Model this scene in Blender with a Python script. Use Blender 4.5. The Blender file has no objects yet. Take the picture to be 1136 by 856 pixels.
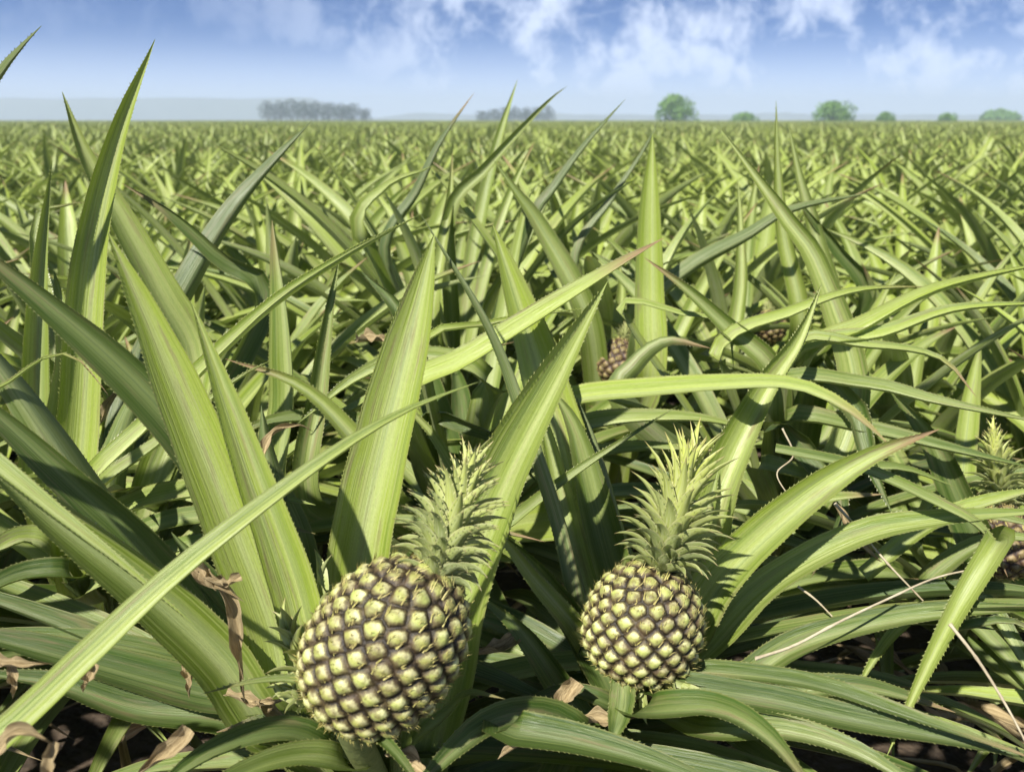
import bpy, math, random
import numpy as np
from mathutils import Vector, Matrix, noise as mnoise

random.seed(7)
rng = np.random.RandomState(11)
SC = bpy.context.scene
COL = SC.collection
R = math.radians

# ------------------------------------------------------------------ camera model
CAM_Z = 1.15
F = 984.0
PITCH = R(16.7)
CP, SP = math.cos(PITCH), math.sin(PITCH)

def at(px, py, d):
    """point seen at photo pixel (px, py), d metres ahead of the camera"""
    X = (px - 568) / F * d
    Y = -(py - 428) / F * d
    return np.array([X, d * CP + Y * SP, CAM_Z - d * SP + Y * CP])

def proj(p):
    x, y, z = p[0], p[1], p[2] - CAM_Z
    d = y * CP - z * SP
    up = y * SP + z * CP
    if d < 0.05:
        return (9999, 9999, d)
    return (568 + F * x / d, 428 - F * up / d, d)

# ------------------------------------------------------------------ node helpers
def new_mat(name):
    m = bpy.data.materials.new(name)
    m.use_nodes = True
    nt = m.node_tree
    nt.nodes.clear()
    return m, nt

class NB:
    def __init__(s, nt):
        s.nt = nt
    def n(s, t, **k):
        nd = s.nt.nodes.new(t)
        for a, v in k.items():
            setattr(nd, a, v)
        return nd
    def l(s, a, b):
        s.nt.links.new(a, b)
    def _set(s, sock, v):
        if hasattr(v, 'is_output'):
            s.l(v, sock)
        else:
            sock.default_value = v
    def math(s, op, a, b=None, c=None, clamp=False):
        nd = s.n('ShaderNodeMath', operation=op, use_clamp=clamp)
        s._set(nd.inputs[0], a)
        if b is not None: s._set(nd.inputs[1], b)
        if c is not None: s._set(nd.inputs[2], c)
        return nd.outputs[0]
    def mix(s, f, a, b, mode='MIX'):
        nd = s.n('ShaderNodeMix', data_type='RGBA', blend_type=mode)
        s._set(nd.inputs[0], f)
        s._set(nd.inputs[6], a if hasattr(a, 'is_output') else (*a, 1))
        s._set(nd.inputs[7], b if hasattr(b, 'is_output') else (*b, 1))
        return nd.outputs[2]
    def noise(s, vec, scale, detail=3, rough=0.55, dist=0.0):
        nd = s.n('ShaderNodeTexNoise')
        if vec is not None: s.l(vec, nd.inputs['Vector'])
        nd.inputs['Scale'].default_value = scale
        nd.inputs['Detail'].default_value = detail
        nd.inputs['Roughness'].default_value = rough
        nd.inputs['Distortion'].default_value = dist
        return nd.outputs[0]
    def rng(s, v, a, b, c=0.0, d=1.0, smooth=False):
        nd = s.n('ShaderNodeMapRange')
        if smooth: nd.interpolation_type = 'SMOOTHSTEP'
        s._set(nd.inputs[0], v)
        nd.inputs[1].default_value = a; nd.inputs[2].default_value = b
        nd.inputs[3].default_value = c; nd.inputs[4].default_value = d
        return nd.outputs[0]
    def attr(s, name):
        return s.n('ShaderNodeAttribute', attribute_name=name).outputs['Fac']

# ------------------------------------------------------------------ leaf material
def leaf_material(name, gloss=0.38):
    m, nt = new_mat(name)
    b = NB(nt)
    uv = b.n('ShaderNodeUVMap').outputs[0]
    sep = b.n('ShaderNodeSeparateXYZ'); b.l(uv, sep.inputs[0])
    u, v = sep.outputs[0], sep.outputs[1]
    rnd = b.n('ShaderNodeObjectInfo').outputs['Random']
    tone = b.attr('tone'); dry = b.attr('dry'); seed = b.attr('seed')
    back = b.n('ShaderNodeNewGeometry').outputs['Backfacing']
    # lengthwise streaks of the fibres
    cmb = b.n('ShaderNodeCombineXYZ')
    b.l(b.math('MULTIPLY', u, 1.0), cmb.inputs[0])
    b.l(b.math('MULTIPLY', v, 0.055), cmb.inputs[1])
    b.l(b.math('ADD', b.math('MULTIPLY', rnd, 31.0), seed), cmb.inputs[2])
    st = b.noise(cmb.outputs[0], 22, 4, 0.65)
    st2 = b.noise(cmb.outputs[0], 7, 2, 0.5)
    fine = b.noise(cmb.outputs[0], 85, 2, 0.5)
    cm2 = b.n('ShaderNodeCombineXYZ')
    b.l(u, cm2.inputs[0]); b.l(b.math('MULTIPLY', v, 0.9), cm2.inputs[1])
    b.l(b.math('ADD', b.math('MULTIPLY', rnd, 17.0), seed), cm2.inputs[2])
    blot = b.noise(cm2.outputs[0], 9, 5, 0.6)
    broad = b.noise(cm2.outputs[0], 2.2, 2, 0.5)
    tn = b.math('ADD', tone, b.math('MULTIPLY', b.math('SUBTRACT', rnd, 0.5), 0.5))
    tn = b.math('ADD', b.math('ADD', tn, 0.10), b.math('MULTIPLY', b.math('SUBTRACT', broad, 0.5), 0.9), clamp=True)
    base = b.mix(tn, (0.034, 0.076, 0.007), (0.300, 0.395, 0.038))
    # paler central channel
    au = b.math('ABSOLUTE', b.math('SUBTRACT', b.math('MULTIPLY', u, 2.0), 1.0))
    ch = b.rng(au, 0.0, 0.65, 1.0, 0.0, True)
    chw = b.math('MULTIPLY', b.rng(st2, 0.35, 0.6, 0.1, 1.0), ch)
    shade_age_c = b.rng(tn, 0.0, 0.55, 0.35, 1.0)  # low tones lose pale channel and streaks: age plus painted shade
    base = b.mix(b.math('MULTIPLY', b.math('MULTIPLY', chw, shade_age_c), 0.65), base, (0.58, 0.64, 0.31))
    base = b.mix(b.math('MULTIPLY', b.rng(st, 0.44, 0.64, 0.0, 0.6), shade_age_c), base, (0.42, 0.47, 0.15))
    base = b.mix(b.rng(st2, 0.52, 0.66, 0.0, 0.42), base, (0.065, 0.135, 0.018))
    # waxy bloom, mostly on the under side
    bloomf = b.math('MULTIPLY', b.rng(b.math('ADD', b.math('MULTIPLY', fine, 0.5), b.math('MULTIPLY', blot, 0.5)), 0.38, 0.62),
                    b.math('ADD', b.math('MULTIPLY', back, 0.34), b.math('MULTIPLY', b.rng(broad, 0.4, 0.62), 0.24)))
    shade_age_f = b.rng(tn, 0.0, 0.55, 0.30, 1.0)      # less bloom at low tone: old leaves, plus shade painted into low ones
    bloomf = b.math('MULTIPLY', bloomf, shade_age_f)
    base = b.mix(bloomf, base, (0.55, 0.59, 0.42))
    # dark specks and small worn marks
    sp = b.rng(b.noise(cm2.outputs[0], 60, 2, 0.5), 0.66, 0.76, 0.0, 0.45)
    base = b.mix(sp, base, (0.12, 0.10, 0.04))
    red = b.math('MULTIPLY', b.rng(blot, 0.52, 0.68, 0.0, 0.65), b.rng(broad, 0.42, 0.58))
    base = b.mix(red, base, (0.23, 0.17, 0.085))
    grit = b.noise(cm2.outputs[0], 170, 3, 0.7)
    base = b.mix(b.rng(grit, 0.45, 0.62, 0.0, 0.28), base, (0.085, 0.11, 0.03))
    # margins: thin, darker and a little reddish
    base = b.mix(b.rng(au, 0.91, 0.99, 0.0, 0.6), base, (0.21, 0.21, 0.07))
    # dried tips
    vn = b.math('ADD', v, b.math('MULTIPLY', b.math('SUBTRACT', blot, 0.5), 0.10))
    df = b.math('MULTIPLY', dry, b.rng(vn, 0.88, 0.98, 0, 1, True))
    base = b.mix(df, base, (0.30, 0.20, 0.11))
    pr = b.n('ShaderNodeBsdfPrincipled')
    b.l(base, pr.inputs['Base Color'])
    b.l(b.rng(blot, 0.3, 0.7, gloss - 0.08, gloss + 0.12), pr.inputs['Roughness'])
    pr.inputs['IOR'].default_value = 1.5
    tr = b.n('ShaderNodeBsdfTranslucent')
    b.l(b.mix(0.6, base, (0.30, 0.42, 0.03)), tr.inputs[0])
    bump = b.n('ShaderNodeBump'); bump.inputs['Strength'].default_value = 0.45
    bump.inputs['Distance'].default_value = 0.003
    b.l(b.math('ADD', b.math('MULTIPLY', st, 1.0), b.math('MULTIPLY', fine, 0.5)), bump.inputs['Height'])
    b.l(bump.outputs[0], pr.inputs['Normal'])
    mx = b.n('ShaderNodeMixShader'); mx.inputs[0].default_value = 0.17
    b.l(pr.outputs[0], mx.inputs[1]); b.l(tr.outputs[0], mx.inputs[2])
    out = b.n('ShaderNodeOutputMaterial'); b.l(mx.outputs[0], out.inputs[0])
    return m

def simple_noise_mat(name, c1, c2, scale, rough=0.7, bump=0.4, dist=0.003, transl=0.0, stretch=None):
    m, nt = new_mat(name)
    b = NB(nt)
    tc = b.n('ShaderNodeTexCoord').outputs['Object']
    if stretch:
        uv = b.n('ShaderNodeUVMap').outputs[0]
        mp = b.n('ShaderNodeMapping'); b.l(uv, mp.inputs[0]); mp.inputs['Scale'].default_value = stretch
        ad = b.n('ShaderNodeVectorMath', operation='ADD'); b.l(mp.outputs[0], ad.inputs[0])
        oi = b.n('ShaderNodeObjectInfo').outputs['Random']
        cb = b.n('ShaderNodeCombineXYZ'); b.l(b.math('MULTIPLY', oi, 40.0), cb.inputs[2]); b.l(cb.outputs[0], ad.inputs[1])
        tc = ad.outputs[0]
    n1 = b.noise(tc, scale, 5, 0.62)
    n2 = b.noise(tc, scale * 5, 3, 0.6)
    f = b.rng(b.math('ADD', b.math('MULTIPLY', n1, 0.65), b.math('MULTIPLY', n2, 0.35)), 0.35, 0.65)
    col = b.mix(f, c1, c2)
    pr = b.n('ShaderNodeBsdfPrincipled'); b.l(col, pr.inputs['Base Color'])
    pr.inputs['Roughness'].default_value = rough
    bp = b.n('ShaderNodeBump'); bp.inputs['Strength'].default_value = bump; bp.inputs['Distance'].default_value = dist
    b.l(f, bp.inputs['Height']); b.l(bp.outputs[0], pr.inputs['Normal'])
    out = b.n('ShaderNodeOutputMaterial')
    if transl > 0:
        tr = b.n('ShaderNodeBsdfTranslucent'); b.l(col, tr.inputs[0])
        mx = b.n('ShaderNodeMixShader'); mx.inputs[0].default_value = transl
        b.l(pr.outputs[0], mx.inputs[1]); b.l(tr.outputs[0], mx.inputs[2]); b.l(mx.outputs[0], out.inputs[0])
    else:
        b.l(pr.outputs[0], out.inputs[0])
    return m

M_LEAF = leaf_material('pineapple_leaf_green')
M_DRY = simple_noise_mat('dried_leaf', (0.20, 0.140, 0.060), (0.60, 0.48, 0.27), 3.0, 0.8, 0.6, 0.003, 0.12, stretch=(3.0, 0.8, 1))
M_STRAW = simple_noise_mat('straw_stalk', (0.26, 0.21, 0.13), (0.52, 0.46, 0.32), 30, 0.7)
M_BARK = simple_noise_mat('bark', (0.06, 0.05, 0.04), (0.16, 0.13, 0.10), 4, 0.9)
M_SOIL = simple_noise_mat('soil', (0.028, 0.020, 0.014), (0.110, 0.078, 0.050), 2.5, 0.95, 1.0, 0.03)
M_STEM = simple_noise_mat('fruit_stalk', (0.10, 0.13, 0.04), (0.22, 0.24, 0.09), 25, 0.6)

def crown_mat():
    m, nt = new_mat('fruit_crown_green')
    b = NB(nt)
    uv = b.n('ShaderNodeUVMap').outputs[0]
    sep = b.n('ShaderNodeSeparateXYZ'); b.l(uv, sep.inputs[0])
    u, v = sep.outputs[0], sep.outputs[1]
    tone = b.attr('tone')
    cm = b.n('ShaderNodeCombineXYZ'); b.l(u, cm.inputs[0]); b.l(b.math('MULTIPLY', v, 0.3), cm.inputs[1]); b.l(b.attr('seed'), cm.inputs[2])
    st = b.noise(cm.outputs[0], 12, 3, 0.6)
    c = b.mix(tone, (0.20, 0.25, 0.085), (0.60, 0.66, 0.13))
    c = b.mix(b.rng(st, 0.4, 0.65, 0, 0.5), c, (0.50, 0.53, 0.30))
    c = b.mix(b.rng(v, 0.86, 0.99, 0, 0.7), c, (0.40, 0.26, 0.14))
    au = b.math('ABSOLUTE', b.math('SUBTRACT', b.math('MULTIPLY', u, 2.0), 1.0))
    c = b.mix(b.rng(au, 0.8, 1.0, 0, 0.5), c, (0.52, 0.48, 0.28))
    pr = b.n('ShaderNodeBsdfPrincipled'); b.l(c, pr.inputs['Base Color']); pr.inputs['Roughness'].default_value = 0.5
    tr = b.n('ShaderNodeBsdfTranslucent'); b.l(c, tr.inputs[0])
    mx = b.n('ShaderNodeMixShader'); mx.inputs[0].default_value = 0.22
    b.l(pr.outputs[0], mx.inputs[1]); b.l(tr.outputs[0], mx.inputs[2])
    out = b.n('ShaderNodeOutputMaterial'); b.l(mx.outputs[0], out.inputs[0])
    return m
M_CROWN = crown_mat()

def fruit_mat(name, young=False):
    m, nt = new_mat(name)
    b = NB(nt)
    tc = b.n('ShaderNodeTexCoord').outputs['Object']
    edge = b.attr('edge'); upc = b.attr('upc'); cell = b.attr('cell')
    n1 = b.noise(tc, 330, 5, 0.7)
    n2 = b.noise(tc, 95, 4, 0.65)
    e = b.math('ADD', edge, b.math('MULTIPLY', b.math('SUBTRACT', n1, 0.5), 0.60))
    if young:
        groove = (0.035, 0.018, 0.012); ring = (0.12, 0.075, 0.040); cen = (0.20, 0.15, 0.06); hi = (0.36, 0.28, 0.13)
    else:
        groove = (0.018, 0.012, 0.004); ring = (0.15, 0.122, 0.050); cen = (0.38, 0.40, 0.11); hi = (0.70, 0.67, 0.35)
    c = b.mix(b.rng(e, 0.13, 0.30, 0, 1, True), groove, ring)
    c = b.mix(b.rng(e, 0.30, 0.56, 0, 1, True), c, cen)
    # pale scales on the upper half of each eye, brownish tip under the bract
    c = b.mix(b.math('MULTIPLY', b.rng(upc, -0.05, 0.45, 0, 0.8, True), b.rng(e, 0.30, 0.5, 0, 1)), c, hi)
    c = b.mix(b.math('MULTIPLY', b.rng(upc, -0.2, -0.6, 0, 0.6, True), b.rng(e, 0.30, 0.5, 0, 1)), c, (0.17, 0.14, 0.09))
    c = b.mix(b.rng(n2, 0.47, 0.66, 0, 0.75), c, (0.12, 0.085, 0.040))
    hs = b.n('ShaderNodeHueSaturation'); b.l(c, hs.inputs['Color'])
    b.l(b.rng(cell, 0, 1, 0.75, 1.2), hs.inputs['Value'])
    b.l(b.rng(cell, 0, 1, 0.485, 0.515), hs.inputs['Hue'])
    pr = b.n('ShaderNodeBsdfPrincipled'); b.l(hs.outputs[0], pr.inputs['Base Color'])
    pr.inputs['Roughness'].default_value = 0.5
    bp = b.n('ShaderNodeBump'); bp.inputs['Strength'].default_value = 0.6; bp.inputs['Distance'].default_value = 0.0015
    b.l(n1, bp.inputs['Height']); b.l(bp.outputs[0], pr.inputs['Normal'])
    out = b.n('ShaderNodeOutputMaterial'); b.l(pr.outputs[0], out.inputs[0])
    return m
M_FRUIT = fruit_mat('fruit_skin')
M_FRUIT_YOUNG = fruit_mat('young_fruit_skin', True)
M_SPINE = simple_noise_mat('fruit_spines', (0.34, 0.27, 0.12), (0.62, 0.58, 0.18), 60, 0.55, transl=0.1)

def tree_mat(name, c1, c2):
    m, nt = new_mat(name)
    b = NB(nt)
    tc = b.n('ShaderNodeTexCoord').outputs['Object']
    n1 = b.noise(tc, 0.8, 4, 0.6)
    c = b.mix(b.rng(n1, 0.35, 0.65), c1, c2)
    pr = b.n('ShaderNodeBsdfPrincipled'); b.l(c, pr.inputs['Base Color']); pr.inputs['Roughness'].default_value = 0.6
    tr = b.n('ShaderNodeBsdfTranslucent'); b.l(c, tr.inputs[0])
    mx = b.n('ShaderNodeMixShader'); mx.inputs[0].default_value = 0.3
    b.l(pr.outputs[0], mx.inputs[1]); b.l(tr.outputs[0], mx.inputs[2])
    out = b.n('ShaderNodeOutputMaterial'); b.l(mx.outputs[0], out.inputs[0])
    return m
M_HILL = simple_noise_mat('far_hill', (0.10, 0.13, 0.11), (0.15, 0.18, 0.15), 0.01, 0.9, 0.0)
M_TREE = tree_mat('tree_foliage_bright', (0.09, 0.21, 0.03), (0.21, 0.38, 0.06))
M_TREE_DARK = tree_mat('tree_foliage_dark', (0.020, 0.036, 0.022), (0.045, 0.070, 0.038))

# ------------------------------------------------------------------ mesh collecting
class MB:
    def __init__(s):
        s.v = []; s.f = []; s.uv = []; s.tone = []; s.dry = []; s.seed = []; s.n = 0; s.extra = {}
    def add(s, verts, faces, uvs, tone=0.5, dry=0.0, seed=0.0):
        k = len(verts)
        s.v.append(np.asarray(verts, dtype=float))
        s.f.extend([tuple(i + s.n for i in f) for f in faces])
        s.uv.append(np.asarray(uvs, dtype=float))
        s.tone.append(np.full(k, tone)); s.dry.append(np.full(k, dry)); s.seed.append(np.full(k, seed))
        s.n += k
    def build(s, name, mat, parent=None, origin=(0, 0, 0), smooth=True):
        me = bpy.data.meshes.new(name)
        V = np.concatenate(s.v) - np.asarray(origin)
        me.from_pydata(V.tolist(), [], s.f)
        UV = np.concatenate(s.uv)
        ul = me.uv_layers.new(name='UVMap')
        idx = np.empty(len(me.loops), dtype=np.int32)
        me.loops.foreach_get('vertex_index', idx)
        ul.data.foreach_set('uv', UV[idx].astype(np.float32).ravel())
        for nm, arr in (('tone', s.tone), ('dry', s.dry), ('seed', s.seed)):
            a = me.attributes.new(nm, 'FLOAT', 'POINT')
            a.data.foreach_set('value', np.concatenate(arr).astype(np.float32))
        for nm, arr in s.extra.items():
            a = me.attributes.new(nm, 'FLOAT', 'POINT')
            a.data.foreach_set('value', np.asarray(arr).astype(np.float32))
        if smooth:
            me.polygons.foreach_set('use_smooth', np.ones(len(me.polygons), dtype=bool))
        me.materials.append(mat)
        me.update()
        o = bpy.data.objects.new(name, me)
        COL.objects.link(o)
        if parent is not None:
            o.parent = parent
        return o

def empty(name, loc, label, cat, group=None):
    o = bpy.data.objects.new(name, None)
    o.empty_display_size = 0.1
    o.location = loc
    COL.objects.link(o)
    o['label'] = label; o['category'] = cat
    if group: o['group'] = group
    return o

def catmull(P, n):
    P = np.asarray(P, dtype=float)
    Q = np.vstack([2 * P[0] - P[1], P, 2 * P[-1] - P[-2]])
    seg = np.linalg.norm(np.diff(P, axis=0), axis=1)
    cum = np.concatenate([[0], np.cumsum(seg)]); L = cum[-1]
    out = []
    for s in np.linspace(0, L, n):
        i = min(int(np.searchsorted(cum, s, side='right') - 1), len(P) - 2)
        t = (s - cum[i]) / max(seg[i], 1e-9)
        p0, p1, p2, p3 = Q[i], Q[i + 1], Q[i + 2], Q[i + 3]
        out.append(0.5 * ((2 * p1) + (-p0 + p2) * t + (2 * p0 - 5 * p1 + 4 * p2 - p3) * t * t + (-p0 + 3 * p1 - 3 * p2 + p3) * t ** 3))
    return np.array(out), L

def norm(v):
    return v / max(np.linalg.norm(v), 1e-9)

def leaf_geo(mb, P, width, hint, segs=26, cross=8, fold=0.42, tone=0.5, dry=0.0, spines=False,
             twist=0.0, taper=2.5, wave=0.0, r=None, v0=0.0, basew=0.85):
    """one sword-shaped leaf: channelled strip along P, the upper face turned to hint"""
    r = r or random
    C, L = catmull(P, segs + 1)
    T = np.gradient(C, axis=0)
    T /= np.maximum(np.linalg.norm(T, axis=1)[:, None], 1e-9)
    ph = r.uniform(0, 6.28)
    us = np.linspace(-1, 1, cross + 1)
    V = []; UV = []
    edges = []
    hv = np.asarray(hint, dtype=float)
    for i in range(segs + 1):
        t = i / segs
        h = hv if hv.ndim == 1 else hv[i]
        N = h - T[i] * np.dot(h, T[i]); N = norm(N)
        B = np.cross(T[i], N)
        a = twist * (t - 0.3) + 0.05 * math.sin(5 * t + ph)
        N, B = N * math.cos(a) + B * math.sin(a), B * math.cos(a) - N * math.sin(a)
        s = max(0.0, (t - 0.40) / 0.60)
        w = width * 0.5 * (basew + (1 - basew) * min(1, t / 0.3)) * max(0.0, 1 - s ** taper)
        w *= 1 + 0.018 * math.sin(23 * t + ph) + 0.012 * math.sin(51 * t + 2 * ph)
        if i == segs: w = width * 0.008
        fo = fold * (1 + 0.7 * s)
        ang = fo
        row = []
        for u in us:
            a_ = abs(u)
            lift = w * (a_ ** (1.5 if fold < 0.6 else 1.12)) * math.sin(ang)
            lat = w * u * (1 - (1 - math.cos(ang)) * a_)
            lift += wave * w * math.sin(17 * t + ph + (1.7 if u > 0 else 0)) * a_ ** 3
            row.append(C[i] + B * lat + N * lift)
            UV.append(((u + 1) / 2, v0 + t * (1 - v0)))
        V.extend(row)
        edges.append((row[0], row[-1], B, N, w))
    k = cross + 1
    Fs = [(i * k + j, i * k + j + 1, (i + 1) * k + j + 1, (i + 1) * k + j) for i in range(segs) for j in range(cross)]
    sd = r.uniform(0, 50)
    mb.add(V, Fs, UV, tone, dry, sd)
    if spines:
        step = 0.0052
        n = int(L / step)
        sv, sf, su = [], [], []
        for q in range(int(n * 0.12), n - 2):
            s = q / n * segs
            i = int(s); fr = s - i
            if i >= segs: break
            for side in (0, 1):
                if r.random() < 0.18: continue
                e = edges[i][side] * (1 - fr) + edges[i + 1][side] * fr
                Bv = edges[i][2] * (-1 if side == 0 else 1)
                hgt = 0.0013 * r.uniform(0.35, 1.3)
                b0 = e - T[i] * 0.0015 - Bv * 0.0006; b1 = e + T[i] * 0.0015 - Bv * 0.0006
                tp = e + Bv * hgt + T[i] * 0.0020 + edges[i][3] * 0.0005
                c0 = len(sv)
                sv += [b0, b1, tp]; sf.append((c0, c0 + 1, c0 + 2)); uu = 0.0 if side == 0 else 1.0
                su += [(uu, q / n)] * 3
        if sv: mb.add(sv, sf, su, tone, 0.0, sd)
    return C

# ------------------------------------------------------------------ generic rosette leaf path
def rosette_path(core, az, L, elev, droop, n=7, start=0.0, side=0.0):
    """points of a leaf leaving the core at elevation elev and drooping"""
    p = np.array(core, dtype=float)
    d2 = np.array([math.cos(az), math.sin(az), 0.0])
    sd = np.array([-math.sin(az), math.cos(az), 0.0])
    pts = [p.copy()]
    e = elev
    for i in range(n):
        t = (i + 1) / n
        e = elev - droop * t ** 1.6
        p = p + (d2 * math.cos(e) + np.array([0, 0, 1.0]) * math.sin(e) + sd * side * t) * (L / n)
        pts.append(p.copy())
    return pts

def plant_leaves(r, n=30, H=0.85):
    """leaf specs of a whole rosette with the base at the origin"""
    out = []
    for k in range(n):
        f = k / (n - 1)                       # 0 outer/old ... 1 inner/young
        az = k * 2.39996 + r.uniform(-0.25, 0.25)
        elev = R(14 + 64 * f ** 0.85) + r.uniform(-0.22, 0.22)
        L = H * (0.70 + 0.42 * math.sin(math.pi * min(1, 0.18 + 0.62 * f))) * r.uniform(0.85, 1.12)
        if f > 0.85: L *= 0.75
        droop = R(r.uniform(35, 95)) * (1 - 0.62 * f)
        z0 = 0.10 + 0.26 * f
        core = (0.018 * math.cos(az), 0.018 * math.sin(az), z0)
        P = rosette_path(core, az, L, elev, droop, side=r.uniform(-0.25, 0.25))
        hint = np.array([-math.cos(az) * 0.55, -math.sin(az) * 0.55, 0.85])
        out.append(dict(P=P, hint=hint, w=r.uniform(0.058, 0.082), tone=min(1, max(0, 0.35 + 0.4 * f + r.uniform(-0.3, 0.35))),
                        twist=r.uniform(-0.9, 0.9), dry=1.0 if r.random() < 0.35 else 0.0, fold=r.uniform(0.35, 0.62)))
    return out

# ------------------------------------------------------------------ fruit with eyes and crown
def frame_from_axis(z, roll=0.0):
    z = norm(z)
    x = norm(np.cross([0.0, 1.0, 0.2], z)); y = np.cross(z, x)
    c, s = math.cos(roll), math.sin(roll)
    x2 = x * c + y * s; y2 = np.cross(z, x2)
    return Matrix((( x2[0], y2[0], z[0]), (x2[1], y2[1], z[1]), (x2[2], y2[2], z[2])))

def make_fruit(parent, bottom, top, rad, n_eyes, crown_tip, label=None, mat=None, res=(230, 170), n_crown=120,
               crown_w=0.05, seed=1, roll=0.0, crown_label=None, tip_tone=0.75, bend=0.0, flare=0.0):
    r = random.Random(seed)
    bottom = np.array(bottom); top = np.array(top)
    axis = top - bottom; Lf = np.linalg.norm(axis)
    M3 = frame_from_axis(axis, roll)
    org = (bottom + top) / 2
    h = Lf / 2
    def prof(s):      # s in -1..1 -> radius: barrel with a slightly flattened foot and narrower shoulder
        return rad * (max(0.0, 1 - abs(s) ** 2.35)) ** 0.5 * (1 - 0.07 * s)
    # eyes at equal area steps
    ss = np.linspace(-1, 1, 400)
    pr = np.array([prof(s) for s in ss])
    dA = pr * np.sqrt(1 + (np.gradient(pr, ss * h)) ** 2)
    cum = np.cumsum(dA); cum /= cum[-1]
    def pos(s, a, off=0.0):
        rr = prof(s) + off
        return np.array([rr * math.cos(a), rr * math.sin(a), s * h])
    eyes = []; 
    for k in range(n_eyes):
        s = float(np.interp((k + 0.5) / n_eyes, cum, ss))
        eyes.append(pos(s, k * 2.39996323 + r.uniform(-0.02, 0.02)))
    E = np.array(eyes)
    tot = 2 * math.pi * np.sum(dA) * (ss[1] - ss[0]) * h
    sp = math.sqrt(tot / n_eyes / 0.866)
    nu, nv = res
    a = np.linspace(0, 2 * math.pi, nu, endpoint=False)
    sv = np.interp(np.linspace(0.0005, 0.9995, nv), cum, ss)
    sv = 0.65 * sv + 0.35 * np.sin(np.linspace(-math.pi / 2 * 0.985, math.pi / 2 * 0.985, nv))
    V = np.zeros((nv, nu, 3)); NN = np.zeros((nv, nu, 3))
    for i, s in enumerate(sv):
        r0 = prof(s); dr = (prof(min(1, s + 0.01)) - prof(max(-1, s - 0.01))) / (0.02 * h)
        V[i, :, 0] = r0 * np.cos(a); V[i, :, 1] = r0 * np.sin(a); V[i, :, 2] = s * h
        nn = np.stack([np.cos(a), np.sin(a), np.full(nu, -dr)], 1)
        NN[i] = nn / np.linalg.norm(nn, axis=1)[:, None]
    P = V.reshape(-1, 3); Nn = NN.reshape(-1, 3)
    D = np.linalg.norm(P[:, None, :] - E[None, :, :], axis=2)
    o = np.argsort(D, axis=1)[:, :2]
    d1 = D[np.arange(len(P)), o[:, 0]]; d2 = D[np.arange(len(P)), o[:, 1]]
    e = np.clip((d2 - d1) / sp * 1.15, 0, 1)
    upc = (P[:, 2] - E[o[:, 0], 2]) / sp * 2
    dome = np.clip(e / 0.5, 0, 1) ** 0.8
    cellr = np.random.RandomState(seed).rand(n_eyes)
    # the middle of each eye is slightly raised, its upper part sunk under the bract of the next
    hgt = dome * (0.10 + 0.05 * cellr[o[:, 0]]) + 0.22 * np.clip(1 - d1 / (0.60 * sp), 0, 1) - 0.0 * np.clip(1 - d1 / (0.16 * sp), 0, 1) + 0.05 * np.clip(-upc, -0.4, 0.7) * dome
    P2 = P + Nn * (hgt * sp)[:, None]
    mb = MB()
    faces = [(i * nu + j, i * nu + (j + 1) % nu, (i + 1) * nu + (j + 1) % nu, (i + 1) * nu + j) for i in range(nv - 1) for j in range(nu)]
    faces.append(tuple(range(nu))[::-1]); faces.append(tuple((nv - 1) * nu + j for j in range(nu)))
    mb.add(P2, faces, np.zeros((len(P2), 2)))
    mb.extra = dict(edge=e, upc=upc, cell=cellr[o[:, 0]])
    fo = mb.build('fruit', mat or M_FRUIT, parent)
    pl = np.array(parent.location) if parent is not None else np.zeros(3)
    mw = M3.to_4x4(); mw.translation = Vector(org - pl)
    fo.matrix_local = mw
    if label: fo['label'] = label
    # bracts with their thorns
    sb = MB()
    for k in range(n_eyes):
        p = E[k]; nrm = norm(np.array([p[0] / rad ** 2, p[1] / rad ** 2, p[2] / h ** 2]))
        up = norm(np.array([0, 0, 1.0]) - nrm * nrm[2]); sd = np.cross(up, nrm)
        for q in range(9):
            if q == 0:
                base = p - up * sp * 0.20 + nrm * sp * 0.17; wv = sp * 0.07; ln = sp * r.uniform(0.30, 0.5); x0 = 0; out_ = 0.25
            else:
                x0 = r.uniform(-0.36, 0.36); base = p - up * sp * r.uniform(0.15, 0.42) + sd * sp * x0 + nrm * sp * 0.10
                wv = sp * 0.050; ln = sp * r.uniform(0.30, 0.72); out_ = r.uniform(0.2, 1.1)
            dr_ = norm(up + nrm * out_ + sd * (x0 * 0.8 + r.uniform(-0.2, 0.2)))
            mid = base + dr_ * ln * 0.55
            tip = mid + norm(dr_ + nrm * 0.5) * ln * 0.45
            vs = [base - sd * wv, base + sd * wv, mid + sd * wv * 0.6, mid - sd * wv * 0.6, tip, base + nrm * wv * 0.8, mid + nrm * wv * 0.6]
            fs = [(0, 5, 6, 3), (5, 1, 2, 6), (3, 6, 4), (6, 2, 4)]
            sb.add(vs, fs, np.zeros((7, 2)), 0.5, 0, r.uniform(0, 9))
    so = sb.build('spines', M_SPINE, fo, smooth=False)
    # crown
    inv = M3.transposed()
    ct = np.array(inv @ Vector(np.array(crown_tip) - org))
    cb = MB()
    c0 = np.array([0, 0, h * 0.90])
    Lc = np.linalg.norm(ct - c0)
    cd = norm(ct - c0)
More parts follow.
